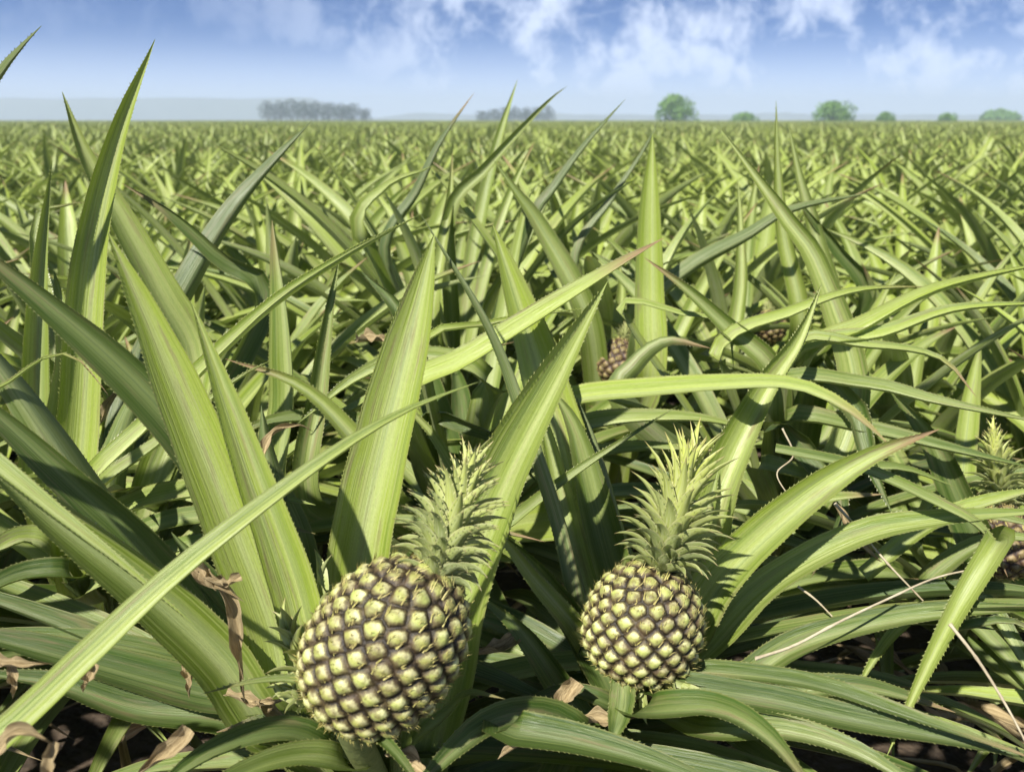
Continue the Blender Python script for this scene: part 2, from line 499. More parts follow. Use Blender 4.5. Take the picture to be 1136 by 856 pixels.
    for k in range(n_crown):
        f = k / (n_crown - 1)
        az = k * 2.39996 + r.uniform(-0.2, 0.2)
        x = norm(np.cross(cd, [0.3, 1, 0])); y = np.cross(cd, x)
        rd = x * math.cos(az) + y * math.sin(az)
        stemr = 0.20 * crown_w * (1 - 0.5 * f)
        cen = c0 + cd * Lc * 0.56 * f ** 0.95 + (np.array([0, 0, 1.0]) - cd) * bend * math.sin(math.pi * f) * Lc
        base = cen + rd * stemr
        L = crown_w * (0.45 + 0.80 * f ** 0.9) * r.uniform(0.85, 1.12)
        L *= 1 + flare * max(0, f - 0.7) / 0.3
        if f > 0.96: L *= 0.80
        el = R(12 + (66 - 22 * flare) * f ** 1.3) + r.uniform(-0.08, 0.08)
        pts = [base - rd * stemr * 0.6]; p = base.copy(); ee = el + R(34)
        nseg = 5
        for i in range(nseg):
            ee = el + R(34) - R(78 - 42 * f) * ((i + 1) / nseg) ** 1.3
            p = p + (rd * math.cos(ee) + cd * math.sin(ee)) * L / nseg
            pts.append(p.copy())
        leaf_geo(cb, pts, crown_w * (0.27 + 0.02 * f), cd - rd * 0.35, segs=9, cross=4, fold=0.6,
                 tone=min(1, 0.12 + tip_tone * f ** (1.6 + 2 * flare) + r.uniform(-0.12, 0.15)), taper=1.25, r=r, basew=1.0, twist=r.uniform(-0.3, 0.3))
        # small teeth on the crown leaves
        C, LL = catmull(pts, 10)
        for i in range(2, 9):
            T = norm(C[i] - C[i - 1]); Bv = norm(np.cross(T, cd - rd * 0.35))
            wv = crown_w * (0.27 + 0.02 * f) * 0.5 * (1 - max(0, (i / 9 - 0.36) / 0.64) ** 1.25) * 0.95
            for sgn in (-1, 1):
                e_ = C[i] + Bv * wv * sgn * 0.9
                cb.add([e_ - T * 0.0012, e_ + T * 0.0012, e_ + Bv * sgn * 0.0022 + T * 0.0022], [(0, 1, 2)], [(0, i / 9)] * 3, 0.7)
    co = cb.build('crown', M_CROWN, fo)
    if crown_label: co['label'] = crown_label
    return fo

def make_stem(parent, p0, p1, r0, r1, mat=None, name='stem'):
    mb = MB(); C, L = catmull([p0, (np.array(p0) + np.array(p1)) / 2 + np.array([0.004, 0, 0.01]), p1], 9)
    K = 14; V = []; Fs = []; UV = []
    for i, c in enumerate(C):
        t = i / 8; rr = r0 * (1 - t) + r1 * t
        for j in range(K):
            a = 2 * math.pi * j / K
            V.append(c + np.array([rr * math.cos(a), rr * math.sin(a), 0])); UV.append((j / K, t))
    for i in range(8):
        for j in range(K):
            Fs.append((i * K + j, i * K + (j + 1) % K, (i + 1) * K + (j + 1) % K, (i + 1) * K + j))
    mb.add(V, Fs, UV)
    return mb.build(name, mat or M_STEM, parent, parent.location)

# ------------------------------------------------------------------ the traced plants at the front
CAMP = np.array([0, 0, CAM_Z])
UPV = np.array([0, 0, 1.0]); RT = np.array([1.0, 0, 0])
def hint_for(code, P):
    P = np.asarray(P); tc = CAMP - P
    tc = tc / np.linalg.norm(tc, axis=1)[:, None]
    if code == 'F': H = tc + UPV * 0.35 - RT * 0.15
    elif code == 'U': H = tc * 0.45 + UPV
    elif code == 'V': H = tc * 0.4 + UPV
    elif code == 'D': H = tc * 0.8 - UPV * 0.75 + RT * 0.35  # under side in shade; these leaves also get a darker painted tone
    elif code == 'L': H = tc * 0.7 - RT * 0.75 + UPV * 0.2
    elif code == 'R': H = tc * 0.7 + RT * 0.75
    elif code == 'B': H = -(tc + UPV * 0.4)      # under side towards the viewer, lit
    elif code == 'BR': H = -(tc * 0.8 + RT * 0.6)
    return H

class Plant:
    def __init__(s, x, y, zc, label, group=None, name='pineapple_plant'):
        s.base = np.array([x, y, 0.0]); s.core = np.array([x, y, zc])
        s.e = empty(name, (x, y, 0), label, 'pineapple plant', group)
        s.r = random.Random(int(abs(x * 1000) + y * 777))
    def leaf(s, pts, d0, d1, w, code='F', tone=0.5, fold=0.42, dry=0.0, twist=0.0, root=True, name='leaf', mat=None, label=None,
             taper=2.7, wave=0.0, spines=True, dm=0.0, segs=34):
        r = s.r
        if dry == 0 and mat is None and r.random() < 0.25: dry = r.uniform(0.4, 1.0)
        pts = [np.array(p, dtype=float) for p in pts]
        seg = [0.0]
        for a_, b_ in zip(pts[:-1], pts[1:]): seg.append(seg[-1] + np.linalg.norm(b_ - a_))
        W = []
        for p, q in zip(pts, seg):
            t = q / seg[-1]
            W.append(at(p[0], p[1], d0 + (d1 - d0) * t + dm * math.sin(math.pi * t)))
        if root:
            a0 = W[0]; c = s.core + norm((a0 - s.core) * [1, 1, 0]) * 0.02
            dist = np.linalg.norm(a0 - c)
            if dist > 0.06:
                W = [c, (c + a0) / 2 + np.array([0, 0, 0.02])] + W if dist > 0.2 else [c] + W
        C, L = catmull(W, segs + 1)
        H = hint_for(code, C)
        wm = w / F * (d0 + d1) / 2 * (1.12 if d0 < 1.25 else 1.35)
        mb = MB()
        leaf_geo(mb, W, wm, H, segs=segs, cross=10, fold=fold, tone=tone, dry=dry, spines=spines, twist=twist, r=r, taper=taper, wave=wave)
        o = mb.build(name, mat or M_LEAF, s.e, s.base)
        if label: o['label'] = label
        return o
    def dry(s, pts, d0, d1, w, code='F', label=None, taper=1.3, root=False, fold=0.9, wave=0.5, twist=1.0):
        return s.leaf(pts, d0, d1, w, code, 0.5, fold, 0, twist, root, 'dry_leaf', M_DRY, label, taper=taper, wave=wave, spines=False)
    def fill(s, n, H=0.8, reject=None, elev=(20, 80), w=0.05, zr=(0.0, 0.1), tone=(0.25, 0.7), spines=False):
        r = s.r; k = 0; tries = 0
        while k < n and tries < n * 12:
            tries += 1
            f = r.random()
            az = r.uniform(0, 2 * math.pi)
            el = R(elev[0] + (elev[1] - elev[0]) * f)
            P = rosette_path(s.core + np.array([0.02 * math.cos(az), 0.02 * math.sin(az), r.uniform(*zr)]), az,
                             H * r.uniform(0.75, 1.15), el, R(r.uniform(25, 80)) * (1 - 0.55 * f), side=r.uniform(-0.3, 0.3))
            if reject and reject(P): continue
            if min(p[2] for p in P) < 0.03: continue
            hint = np.array([-math.cos(az) * 0.5, -math.sin(az) * 0.5, 0.85])
            mb = MB()
            leaf_geo(mb, P, w * r.uniform(0.85, 1.15), hint, segs=22, cross=6, fold=r.uniform(0.3, 0.6), tone=r.uniform(*tone),
                     dry=float(r.random() < 0.3), twist=r.uniform(-0.6, 0.6), r=r, spines=spines)
            mb.build('leaf', M_LEAF, s.e, s.base); k += 1
    def old_leaves(s, n, zt=0.3, L=0.45):
        r = s.r
        for q in range(n):
            az = r.uniform(0, 2 * math.pi)
            P = rosette_path(s.core + np.array([0, 0, -0.12 + r.uniform(-.08, .05)]), az, L * r.uniform(0.6, 1.1), R(r.uniform(-10, 35)), R(r.uniform(40, 90)), side=r.uniform(-.6, .6))
            P = [np.array([p[0], p[1], max(p[2], 0.02 + 0.02 * r.random())]) for p in P]
            mb = MB()
            leaf_geo(mb, P, r.uniform(0.018, 0.035), (0, 0, 1), segs=18, cross=6, fold=r.uniform(0.7, 1.2), twist=r.uniform(-3, 3), wave=0.7, r=r, taper=1.4)
            mb.build('dry_leaf', M_DRY, s.e, s.base)

# lines of sight to the fruits that the leaves leave open
WINDOWS = [(650, 350, 722, 430, 1.88), (815, 328, 890, 385, 2.2), (1065, 470, 1140, 560, 1.25)]
def rej(dmin, also=None):
    def f(P):
        C, _ = catmull(P, 14)
        for p in C:
            x, y, d = proj(p)
            if d < 0.25: return True
            if any(a0 < x < a1 and b0 < y < b1 and d < dd for a0, b0, a1, b1, dd in WINDOWS): return True
            if -90 < x < 1230 and -60 < y < 930:
                if d < dmin: return True
                if also and also(x, y, d): return True
        return False
    return f

SKY_STRETCH = 4.0; SKY_SAT = 1.3; SKY_VAL = 0.85
CLOUD_LOC = (0.3, 0.1, 0.0); CLOUD_COL = (9.3, 10.3, 12.6)
EXPOSURE = 0.74

# ------- A: the plant of the big fruit
A = Plant(-0.14, 0.86, 0.36, 'pineapple plant carrying the larger fruit whose crown leans to the right')
L = A.leaf
L([(335,820),(300,690),(235,520),(172,370),(120,258)], .95, .82, 64, 'F', .75, .34, taper=3.2, dry=.01)
L([(356,770),(326,650),(280,520),(244,420),(212,334)], .90, .84, 52, 'F', .85, .4, taper=2.6, dry=.01)
L([(392,720),(402,610),(428,490),(460,362),(482,260)], 1.02, .97, 68, 'F', .75, .38, taper=4, dry=.01)
L([(488,770),(512,660),(560,535),(618,420),(674,312)], .99, .93, 84, 'F', 0.8, .58)
L([(290,800),(245,735),(160,655),(60,575),(-60,470)], .92, .78, 68, 'F', 0.3, .5)
L([(235,700),(150,600),(85,540),(0,462),(-90,390)], .98, .85, 50, 'D', -.25, .4)  # negative tone puts the shade of the under side into the colour
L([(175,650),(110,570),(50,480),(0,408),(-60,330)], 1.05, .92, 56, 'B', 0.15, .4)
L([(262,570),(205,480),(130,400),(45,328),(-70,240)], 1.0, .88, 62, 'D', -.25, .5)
L([(330,795),(220,772),(110,742),(0,712),(-90,690)], .95, .86, 55, 'U', -0.2, .4)  # dull old leaves; tones from here down also paint in the shade
L([(360,830),(250,800),(150,790),(60,760),(-40,745)], .95, .88, 50, 'U', -0.25, .4)
L([(372,838),(320,815),(255,828),(200,858),(150,905)], .86, .72, 46, 'U', 0.15, .4)
L([(385,850),(330,842),(260,862),(200,900)], .84, .72, 46, 'U', 0.05, .4)
L([(378,795),(415,812),(450,848),(480,900)], .80, .68, 24, 'F', 0.1, .4)
L([(372,775),(330,756),(280,757),(222,770)], .78, .76, 24, 'U', 0.1, .5)
L([(420,800),(370,820),(310,800),(240,812)], .9, .86, 40, 'U', -0.1, .4)
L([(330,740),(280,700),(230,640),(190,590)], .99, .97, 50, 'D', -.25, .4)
L([(455,830),(500,790),(520,770),(560,775)], .86, .80, 30, 'U', -0.1, .4)
L([(340,700),(330,600),(300,520),(290,450)], 1.12, 1.1, 46, 'B', 0.2, .4)
L([(480,700),(520,690),(560,700),(610,740)], 1.02, 1.0, 34, 'U', 0.15, .4)
L([(470,700),(510,740),(560,760),(640,790)], 1.0, .98, 36, 'U', -0.2, .4)
A.dry([(208,616),(228,640),(250,652),(272,668)], .80, .79, 26, 'F', twist=.6)
A.dry([(216,606),(232,640),(240,655)], .795, .79, 20, 'L')
A.dry([(238,640),(258,676),(268,730),(272,780)], .80, .84, 22, 'F')
A.dry([(268,640),(248,650),(222,640)], .79, .78, 16, 'U')
A.dry([(211,808),(195,828),(150,862)], .74, .72, 30, 'F', taper=2.2, wave=.2, twist=.3)
A.dry([(205,730),(212,750),(210,775)], .9, .88, 20, 'F')
A.dry([(282,780),(310,800),(330,830)], .86, .84, 22, 'U')
A.dry([(575,706),(555,722),(515,728)], .98, .97, 26, 'U', wave=.2)
A.dry([(430,835),(455,850),(500,880)], .82, .8, 30, 'U')
A.dry([(250,770),(290,782),(330,770)], .86, .85, 18, 'U')

LOW = lambda x, y, d: y < 620 or (d < 1.0 and 300 < x < 560 and y < 830) or (d < 1.12 and 620 < x < 800 and y < 780)
A.fill(30, .62, rej(0.86, LOW), (-5, 40), tone=(-0.2, 0.25))  # low tone range paints shade into the hidden lower leaves
A.old_leaves(4)

# ------- B: the plant of the small fruit
B = Plant(0.14, 1.04, 0.36, 'pineapple plant carrying the smaller rounder fruit with an upright crown')
L = B.leaf
L([(658,730),(632,600),(590,470),(545,360),(466,236)], 1.02, 1.0, 30, 'BR', -.1, .8)
L([(692,690),(668,585),(640,480),(612,430)], 1.18, 1.16, 46, 'F', 0.35, .5)
L([(660,700),(640,620),(612,500),(592,430)], 1.12, 1.14, 34, 'F', 0.5, .5)
L([(705,660),(690,590),(665,500),(640,440)], 1.20, 1.2, 42, 'BR', -.1, .6)
L([(775,650),(800,545),(850,440),(888,380),(912,314)], 1.14, 1.2, 62, 'F', 0.62, .75)
L([(762,710),(800,645),(878,570),(960,512),(1042,476)], 1.04, .94, 56, 'F', 0.68, .5, dry=1)
L([(778,730),(850,655),(950,600),(1040,580),(1180,566)], 1.08, .95, 44, 'U', 0.55, .4)
L([(812,765),(880,722),(960,697),(1050,682),(1190,674)], 1.02, .9, 42, 'U', 0.15, .4)  # lower leaves: old dull green, darkened further as painted shade
L([(730,748),(800,747),(900,760),(1000,792),(1160,846)], .96, .80, 30, 'U', 0.1, .4)
L([(738,765),(850,780),(950,802),(1060,822),(1190,850)], .92, .82, 44, 'U', -0.1, .35)
L([(710,790),(790,788),(850,818),(905,880)], .90, .74, 54, 'U', 0.15, .35)
L([(780,810),(870,812),(955,838),(1050,895)], .90, .80, 46, 'U', 0.1, .35)
L([(662,835),(612,800),(552,802),(500,838),(440,900)], .92, .76, 54, 'U', 0.05, .4)
L([(560,808),(630,822),(720,846),(840,890)], .84, .74, 56, 'U', 0.0, .3)
L([(692,745),(690,785),(678,826)], .93, .88, 28, 'F', 0.1, .4, root=False)
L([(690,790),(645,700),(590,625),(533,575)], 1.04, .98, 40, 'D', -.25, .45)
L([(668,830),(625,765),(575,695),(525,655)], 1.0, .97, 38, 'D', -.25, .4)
L([(640,700),(590,640),(560,600),(540,585)], 1.0, .97, 30, 'F', 0.5, .4)
L([(770,640),(830,600),(900,560),(980,548)], 1.2, 1.2, 36, 'U', 0.3, .4)
L([(800,790),(880,770),(960,765),(1060,790)], 1.0, .98, 40, 'U', -0.2, .4)
L([(690,790),(640,770),(600,775),(560,800)], .97, .93, 34, 'U', -0.2, .4)
L([(750,770),(820,760),(900,700),(950,680)], 1.1, 1.1, 34, 'U', 0.1, .4)
L([(760,635),(775,600),(788,560),(797,520)], 1.1, 1.15, 30, 'F', 0.4, .4)
B.dry([(640,755),(628,775),(620,800)], .93, .92, 30, 'F', wave=.3)
B.dry([(612,810),(580,825),(552,842)], .86, .84, 28, 'U')
B.dry([(700,775),(740,790),(770,780)], .96, .95, 30, 'U')
B.dry([(640,800),(680,800),(720,790)], .94, .93, 24, 'U')
B.dry([(950,700),(900,700),(870,690)], 1.2, 1.2, 22, 'U')

B.fill(30, .62, rej(0.86, LOW), (-5, 40), tone=(-0.2, 0.25))  # dark tones again stand in for shade low in the plant
B.old_leaves(4)

# ------- D: tall plant at the left
D = Plant(-0.62, 1.18, 0.40, 'tall pineapple plant x')
D.e['label'] = 'tall pineapple plant whose broad upright leaf rises highest into the sky'
L = D.leaf
L([(82,620),(90,450),(102,290),(130,160),(172,44)], 1.2, 1.08, 46, 'F', 1.0, .5, dry=.01)
L([(45,560),(42,420),(46,300),(58,178)], 1.38, 1.32, 32, 'F', 0.6, .7)
L([(150,440),(215,310),(270,222),(346,134)], 1.5, 1.55, 34, 'BR', -.1, .6)
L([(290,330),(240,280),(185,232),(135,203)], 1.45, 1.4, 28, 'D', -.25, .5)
L([(218,410),(180,322),(132,235),(95,170),(69,102)], 1.4, 1.28, 38, 'F', 0.5, .5, dry=.01)
L([(92,610),(150,565),(240,548),(350,560)], 1.2, 1.1, 42, 'U', 0.5, .5)
L([(92,640),(160,592),(245,576),(350,592)], 1.18, 1.08, 38, 'U', 0.35, .4)
L([(92,660),(160,625),(230,605),(320,620)], 1.16, 1.06, 36, 'U', 0.5, .4)
L([(98,545),(170,470),(295,350),(380,290),(470,236)], 1.15, 1.2, 30, 'U', 1.2, .7)
L([(110,550),(180,492),(260,425),(300,400)], 1.12, 1.15, 26, 'V', 0.8, .6)
L([(118,540),(135,480),(160,420),(180,400)], 1.25, 1.25, 34, 'B', 0.2, .5)
L([(70,600),(75,480),(80,400),(60,300)], 1.35, 1.35, 40, 'F', 0.3, .5)
L([(60,620),(30,600),(0,610),(-60,640)], 1.2, 1.1, 40, 'U', 0.3, .5)
L([(80,640),(30,640),(-20,660),(-80,700)], 1.15, 1.05, 40, 'U', 0.05, .5)
L([(40,260),(70,230),(100,225)], 1.5, 1.5, 20, 'U', 0.6, .5)
D.dry([(105,480),(125,440),(150,420)], 1.2, 1.2, 16, 'F')
D.fill(12, .7, rej(1.12), (25, 60))
D.fill(20, .55, rej(1.1), (-5, 35), tone=(-0.3, 0.2))  # dull tones paint the shaded hollow into the colour
D.old_leaves(5)

# ------- E: plant between and behind the two fruits
E_ = Plant(-0.10, 1.48, 0.36, 'pineapple plant standing behind and between the two ripe looking fruits')
E_.e['label'] = 'fruitless pineapple plant directly behind the gap between the two front fruits'
L = E_.leaf
L([(636,560),(604,420),(575,330),(547,250)], 1.22, 1.16, 56, 'F', .8, .35, taper=4, dry=.01)
L([(440,450),(520,402),(600,352),(680,300),(737,264)], 1.16, 1.12, 42, 'U', 1.2, .4, dry=1, taper=4)
L([(470,388),(540,362),(600,350),(655,342)], 1.15, 1.2, 20, 'U', 0.8, .6)
L([(560,470),(640,444),(720,436),(800,430),(880,430),(940,455),(987,494)], 1.28, 1.0, 32, 'U', .9, .35, taper=3.5)
L([(545,600),(600,556),(660,512),(752,450)], 1.08, 1.12, 26, 'U', 0.6, .6)
L([(440,560),(400,495),(335,430),(250,398)], 1.2, 1.15, 34, 'F', 0.35, .5)
L([(320,560),(322,440),(316,345),(302,244)], 1.30, 1.26, 40, 'L', .35, .4, taper=3.5)
L([(345,560),(356,430),(366,350),(377,284)], 1.24, 1.22, 38, 'F', .4, .6, taper=3)
L([(580,620),(540,585),(470,470),(400,430)], 1.1, 1.08, 26, 'F', 0.6, .5)
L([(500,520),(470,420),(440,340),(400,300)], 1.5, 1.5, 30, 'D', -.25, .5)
L([(540,430),(470,400),(400,420),(330,470)], 1.25, 1.2, 34, 'U', 0.3, .5)
L([(560,520),(650,475),(760,466),(850,480)], 1.35, 1.3, 28, 'U', 0.5, .5)
L([(520,540),(600,520),(700,500),(800,500)], 1.4, 1.35, 26, 'U', 0.35, .5)
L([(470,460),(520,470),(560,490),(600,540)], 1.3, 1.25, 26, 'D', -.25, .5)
L([(450,500),(380,470),(300,470),(240,500)], 1.3, 1.2, 32, 'U', 0.25, .5)
E_.dry([(395,380),(420,378),(440,385)], 1.5, 1.5, 16, 'U')
E_.dry([(290,520),(300,485),(330,472),(350,480)], 1.06, 1.08, 14, 'U')
E_.fill(14, .7, rej(1.25), (15, 60))
E_.fill(24, .6, rej(1.2), (-5, 35), tone=(-0.3, 0.2))  # low leaves toned down as painted shade
E_.old_leaves(5)

# ------- R: plant right of centre, long arching leaves
Rp = Plant(0.50, 1.52, 0.36, 'fruitless pineapple plant with long yellowish leaves arching right, behind the smaller fruit')
L = Rp.leaf
L([(900,400),(960,366),(1040,325),(1170,290)], 1.35, 1.2, 30, 'U', 1.2, .6)
L([(800,392),(880,350),(950,325),(1032,318)], 1.38, 1.35, 22, 'U', 1.1, .6)
L([(885,398),(980,374),(1060,346),(1170,336)], 1.34, 1.2, 28, 'U', 1.1, .5)
L([(880,388),(960,386),(1040,398),(1083,440)], 1.32, 1.22, 22, 'U', 0.6, .5, dry=1)
L([(860,430),(960,430),(1040,448),(1170,472)], 1.28, 1.15, 26, 'U', 0.4, .5)
L([(905,560),(950,440),(910,300),(870,240),(797,140)], 1.45, 1.5, 30, 'F', 0.4, .6)
L([(862,420),(805,362),(760,320),(715,286)], 1.38, 1.38, 26, 'F', 0.35, .5, dry=1)
L([(690,440),(705,400),(740,376),(788,386)], 1.45, 1.4, 32, 'B', 0.3, .5)
L([(690,345),(760,350),(805,360),(814,410)], 1.45, 1.42, 14, 'U', 0.6, .4)
L([(860,500),(950,520),(1040,560),(1090,590),(1118,640)], 1.0, .96, 20, 'U', 0.4, .5, dry=1, root=False)
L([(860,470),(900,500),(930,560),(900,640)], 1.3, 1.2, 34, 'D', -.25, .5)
L([(870,470),(960,480),(1050,500),(1150,520)], 1.3, 1.2, 30, 'U', 0.3, .5)
L([(840,520),(900,530),(990,520),(1060,540)], 1.3, 1.25, 26, 'U', 0.2, .5)
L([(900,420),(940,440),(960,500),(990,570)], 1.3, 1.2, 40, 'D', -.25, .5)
Rp.dry([(925,560),(950,600),(1000,640)], 1.15, 1.15, 12, 'U')
Rp.fill(14, .72, rej(1.25), (15, 60))
Rp.fill(20, .6, rej(1.2), (-5, 35), tone=(-0.3, 0.2))  # shade of the low leaves put into their tone
Rp.old_leaves(5)

# ------- S: plant at the right edge with the half hidden fruit
S = Plant(0.74, 1.30, 0.32, 'pineapple plant with a half hidden dark fruit and bright small crown at the right edge')
L = S.leaf
L([(1110,600),(1065,672),(1022,755),(984,838)], .96, .86, 42, 'F', 0.55, .5)
L([(1020,680),(975,725),(945,775)], 1.05, 1.0, 34, 'U', 0.35, .5)
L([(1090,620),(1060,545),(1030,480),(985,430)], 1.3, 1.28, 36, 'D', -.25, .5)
L([(960,640),(1040,580),(1160,540)], 1.15, 1.1, 26, 'V', 0.85, .5, root=False)
L([(1060,650),(1100,680),(1150,760),(1190,820)], 1.1, 1.0, 34, 'U', 0.1, .5)
L([(1060,700),(1120,690),(1180,720)], 1.05, 1.0, 30, 'U', 0.15, .5)
L([(1000,640),(940,640),(880,650),(800,680)], 1.3, 1.25, 30, 'U', 0.15, .5)
L([(1020,660),(1075,612),(1130,598),(1190,612)], 1.22, 1.14, 34, 'U', .1, .4)
L([(1010,600),(1070,575),(1130,580),(1190,600)], 1.24, 1.2, 24, 'U', .3, .4)
S.fill(20, .6, rej(1.12), (10, 50))
S.old_leaves(6)

# ------- G, K: plants off the left edge whose leaves reach into the picture
G = Plant(-0.98, 0.98, 0.42, 'pineapple plant at the left edge reaching in with one blade against the sky')
L = G.leaf
L([(-150,430),(-40,495),(60,572),(140,632),(216,694)], .76, .74, 44, 'U', 0.5, .5)
L([(-140,330),(-60,195),(-10,100),(20,58),(46,29)], 1.0, .95, 50, 'BR', -.1, .6, dry=.01)
L([(-60,455),(0,432),(50,398),(85,398),(120,438)], .96, .93, 14, 'U', 0.5, .5, dry=1)
G.fill(14, .75, rej(1.3), (20, 85))
G.old_leaves(3)
K = Plant(-0.75, 0.42, 0.34, 'pineapple plant at the lower left corner sending one yellowish blade up across the others')
L = K.leaf
L([(-120,930),(15,815),(110,725),(210,632),(360,515),(450,458),(530,424)], .63, .74, 46, 'U', 0.95, .5, spines=False)
K.dry([(-10,850),(8,822),(30,812),(62,826)], .60, .62, 26, 'U')
K.dry([(60,822),(55,850),(70,880)], .62, .62, 20, 'F')
K.dry([(-20,735),(20,738),(62,735)], .72, .73, 20, 'U')
K.dry([(10,735),(18,760),(14,775)], .73, .73, 16, 'F')
K.dry([(105,735),(98,755),(92,768)], .72, .72, 18, 'F')
K.fill(10, .6, rej(9), (20, 80))

# ------- plants of the middle distance traced from their tall blades
Mp = Plant(0.24, 1.92, 0.30, 'pineapple plant with a small reddish young fruit seen between the two fruits and the field')
Mp.e['label'] = 'pineapple plant with the small pinkish young fruit standing behind the front row at centre'
L = Mp.leaf
L([(722,420),(722,320),(722,230),(724,148)], 1.68, 1.62, 30, 'F', .95, .4, taper=4)
L([(690,400),(688,360),(690,320),(686,285)], 2.1, 2.1, 22, 'F', 0.9, .6)
L([(800,420),(822,330),(822,250),(818,195)], 2.1, 2.1, 22, 'F', 0.6, .7)
L([(720,350),(765,300),(832,262),(882,232),(965,214)], 1.75, 1.7, 22, 'BR', -.1, .6)
L([(652,350),(600,252),(572,212),(547,177)], 1.85, 1.8, 26, 'F', 0.5, .5)
L([(640,290),(680,222),(712,172),(731,134)], 2.0, 2.0, 13, 'BR', -.1, .6)
Mp.fill(14, .8, rej(1.6, lambda x, y, d: d < 1.95 and 640 < x < 740 and 360 < y < 440), (15, 75))
Q = Plant(0.62, 2.25, 0.32, 'pineapple plant with the small brown young fruit beneath long yellow leaves right of centre')
L = Q.leaf
L([(890,370),(870,260),(863,180),(861,112)], 1.9, 1.8, 26, 'F', 0.6, .7)
L([(925,360),(905,260),(888,200),(874,135)], 2.0, 1.95, 22, 'F', 0.3, .6)
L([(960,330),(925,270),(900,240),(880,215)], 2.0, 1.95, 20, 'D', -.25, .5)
Q.fill(16, .8, rej(1.8, lambda x, y, d: d < 2.3 and 820 < x < 890 and 325 < y < 385), (15, 75))
N_ = Plant(-0.14, 2.1, 0.34, 'pineapple plant behind the front row with a blade curling at its tip against the sky')
L = N_.leaf
L([(430,280),(465,212),(490,158),(526,103)], 2.0, 1.95, 16, 'BR', -.1, .6)
L([(500,240),(540,188),(590,132),(616,106),(629,96)], 2.0, 1.9, 17, 'F', 0.3, .6)
L([(592,250),(618,208),(650,162),(694,110)], 1.9, 1.85, 20, 'BR', -.1, .7)
L([(480,350),(490,280),(500,220),(502,165)], 2.0, 2.0, 18, 'F', 0.5, .6)
L([(400,260),(430,210),(470,190),(480,184)], 1.9, 1.85, 26, 'U', 0.5, .5)
N_.fill(18, .8, rej(1.75), (20, 80))

# ------- fruits
f1 = make_fruit(A.e, at(374, 787, .800), at(486, 638, .762), .0630, 210, at(530, 500, .83), seed=3, roll=.4, n_crown=125,
                crown_w=.062, label='larger fruit tilted to the right, pale green eyes outlined in dark brown', crown_label='long narrow leaning crown', tip_tone=.55, bend=.0)
make_stem(A.e, A.core + np.array([0, 0, -0.05]), at(384, 798, .785), .017, .014)
f2 = make_fruit(B.e, at(696, 748, .96), at(734, 632, .935), .0600, 185, at(760, 528, .955), seed=5, roll=1.2, n_crown=100,
                crown_w=.074, label='smaller rounder fruit', crown_label='upright crown with a bright yellow-green tuft', tip_tone=.85, flare=.35)
make_stem(B.e, B.core + np.array([0, 0, -0.05]), at(700, 750, .945), .016, .013)
f3 = make_fruit(S.e, at(1118, 640, 1.28), at(1112, 560, 1.30), .038, 110, at(1100, 470, 1.30), seed=8, n_crown=80, res=(120, 90), crown_w=.055, mat=M_FRUIT_YOUNG, tip_tone=.8)
make_stem(S.e, S.core, at(1118, 632, 1.28), .015, .013)
f4 = make_fruit(Mp.e, at(683, 425, 1.9), at(690, 378, 1.92), .043, 100, at(694, 364, 1.93), seed=9, n_crown=60, res=(100, 80), crown_w=.030, mat=M_FRUIT_YOUNG, tip_tone=.3)
make_stem(Mp.e, Mp.core, at(683, 420, 1.9), .014, .012)
f5 = make_fruit(Q.e, at(850, 378, 2.25), at(852, 348, 2.27), .045, 90, at(852, 336, 2.3), seed=10, n_crown=50, res=(100, 80), crown_w=.028, mat=M_FRUIT_YOUNG, tip_tone=.1)
make_stem(Q.e, Q.core, at(850, 374, 2.25), .014, .012)

# small suckers (slips) at the foot of the big fruit
def slip(plant, p0, tip, w, n, seed, tone=.55):
    r = random.Random(seed); mb = MB(); p0 = np.array(p0); cd = norm(np.array(tip) - p0); Ls = np.linalg.norm(np.array(tip) - p0)
    x = norm(np.cross(cd, [0.3, 1, 0])); y = np.cross(cd, x)
    for k in range(n):
        f = k / (n - 1); az = k * 2.4; rd = x * math.cos(az) + y * math.sin(az)
        b0 = p0 + cd * Ls * .45 * f; el = R(25 + 60 * f); ln = Ls * (.5 + .15 * f); pts = [b0]; p = b0.copy()
        for i in range(5):
            ee = el + R(25) - R(50) * ((i + 1) / 5)
            p = p + (rd * math.cos(ee) + cd * math.sin(ee)) * ln / 5; pts.append(p.copy())
        leaf_geo(mb, pts, w, cd - rd * .3, segs=10, cross=4, fold=.6, tone=tone + r.uniform(-.15, .15), taper=1.3, r=r, basew=1)
    return mb.build('slip', M_CROWN, plant.e, plant.base)
slip(A, at(345, 760, .80), at(312, 672, .80), .016, 16, 1, .45)
slip(A, at(345, 780, .79), at(300, 760, .79), .014, 12, 2, .3)
slip(A, at(362, 690, .88), at(352, 612, .9), .014, 6, 4, .3)
slip(B, at(712, 752, .93), at(716, 800, .92), .010, 4, 6, .3)
slip(B, at(735, 745, .92), at(800, 788, .88), .012, 5, 7, .3)

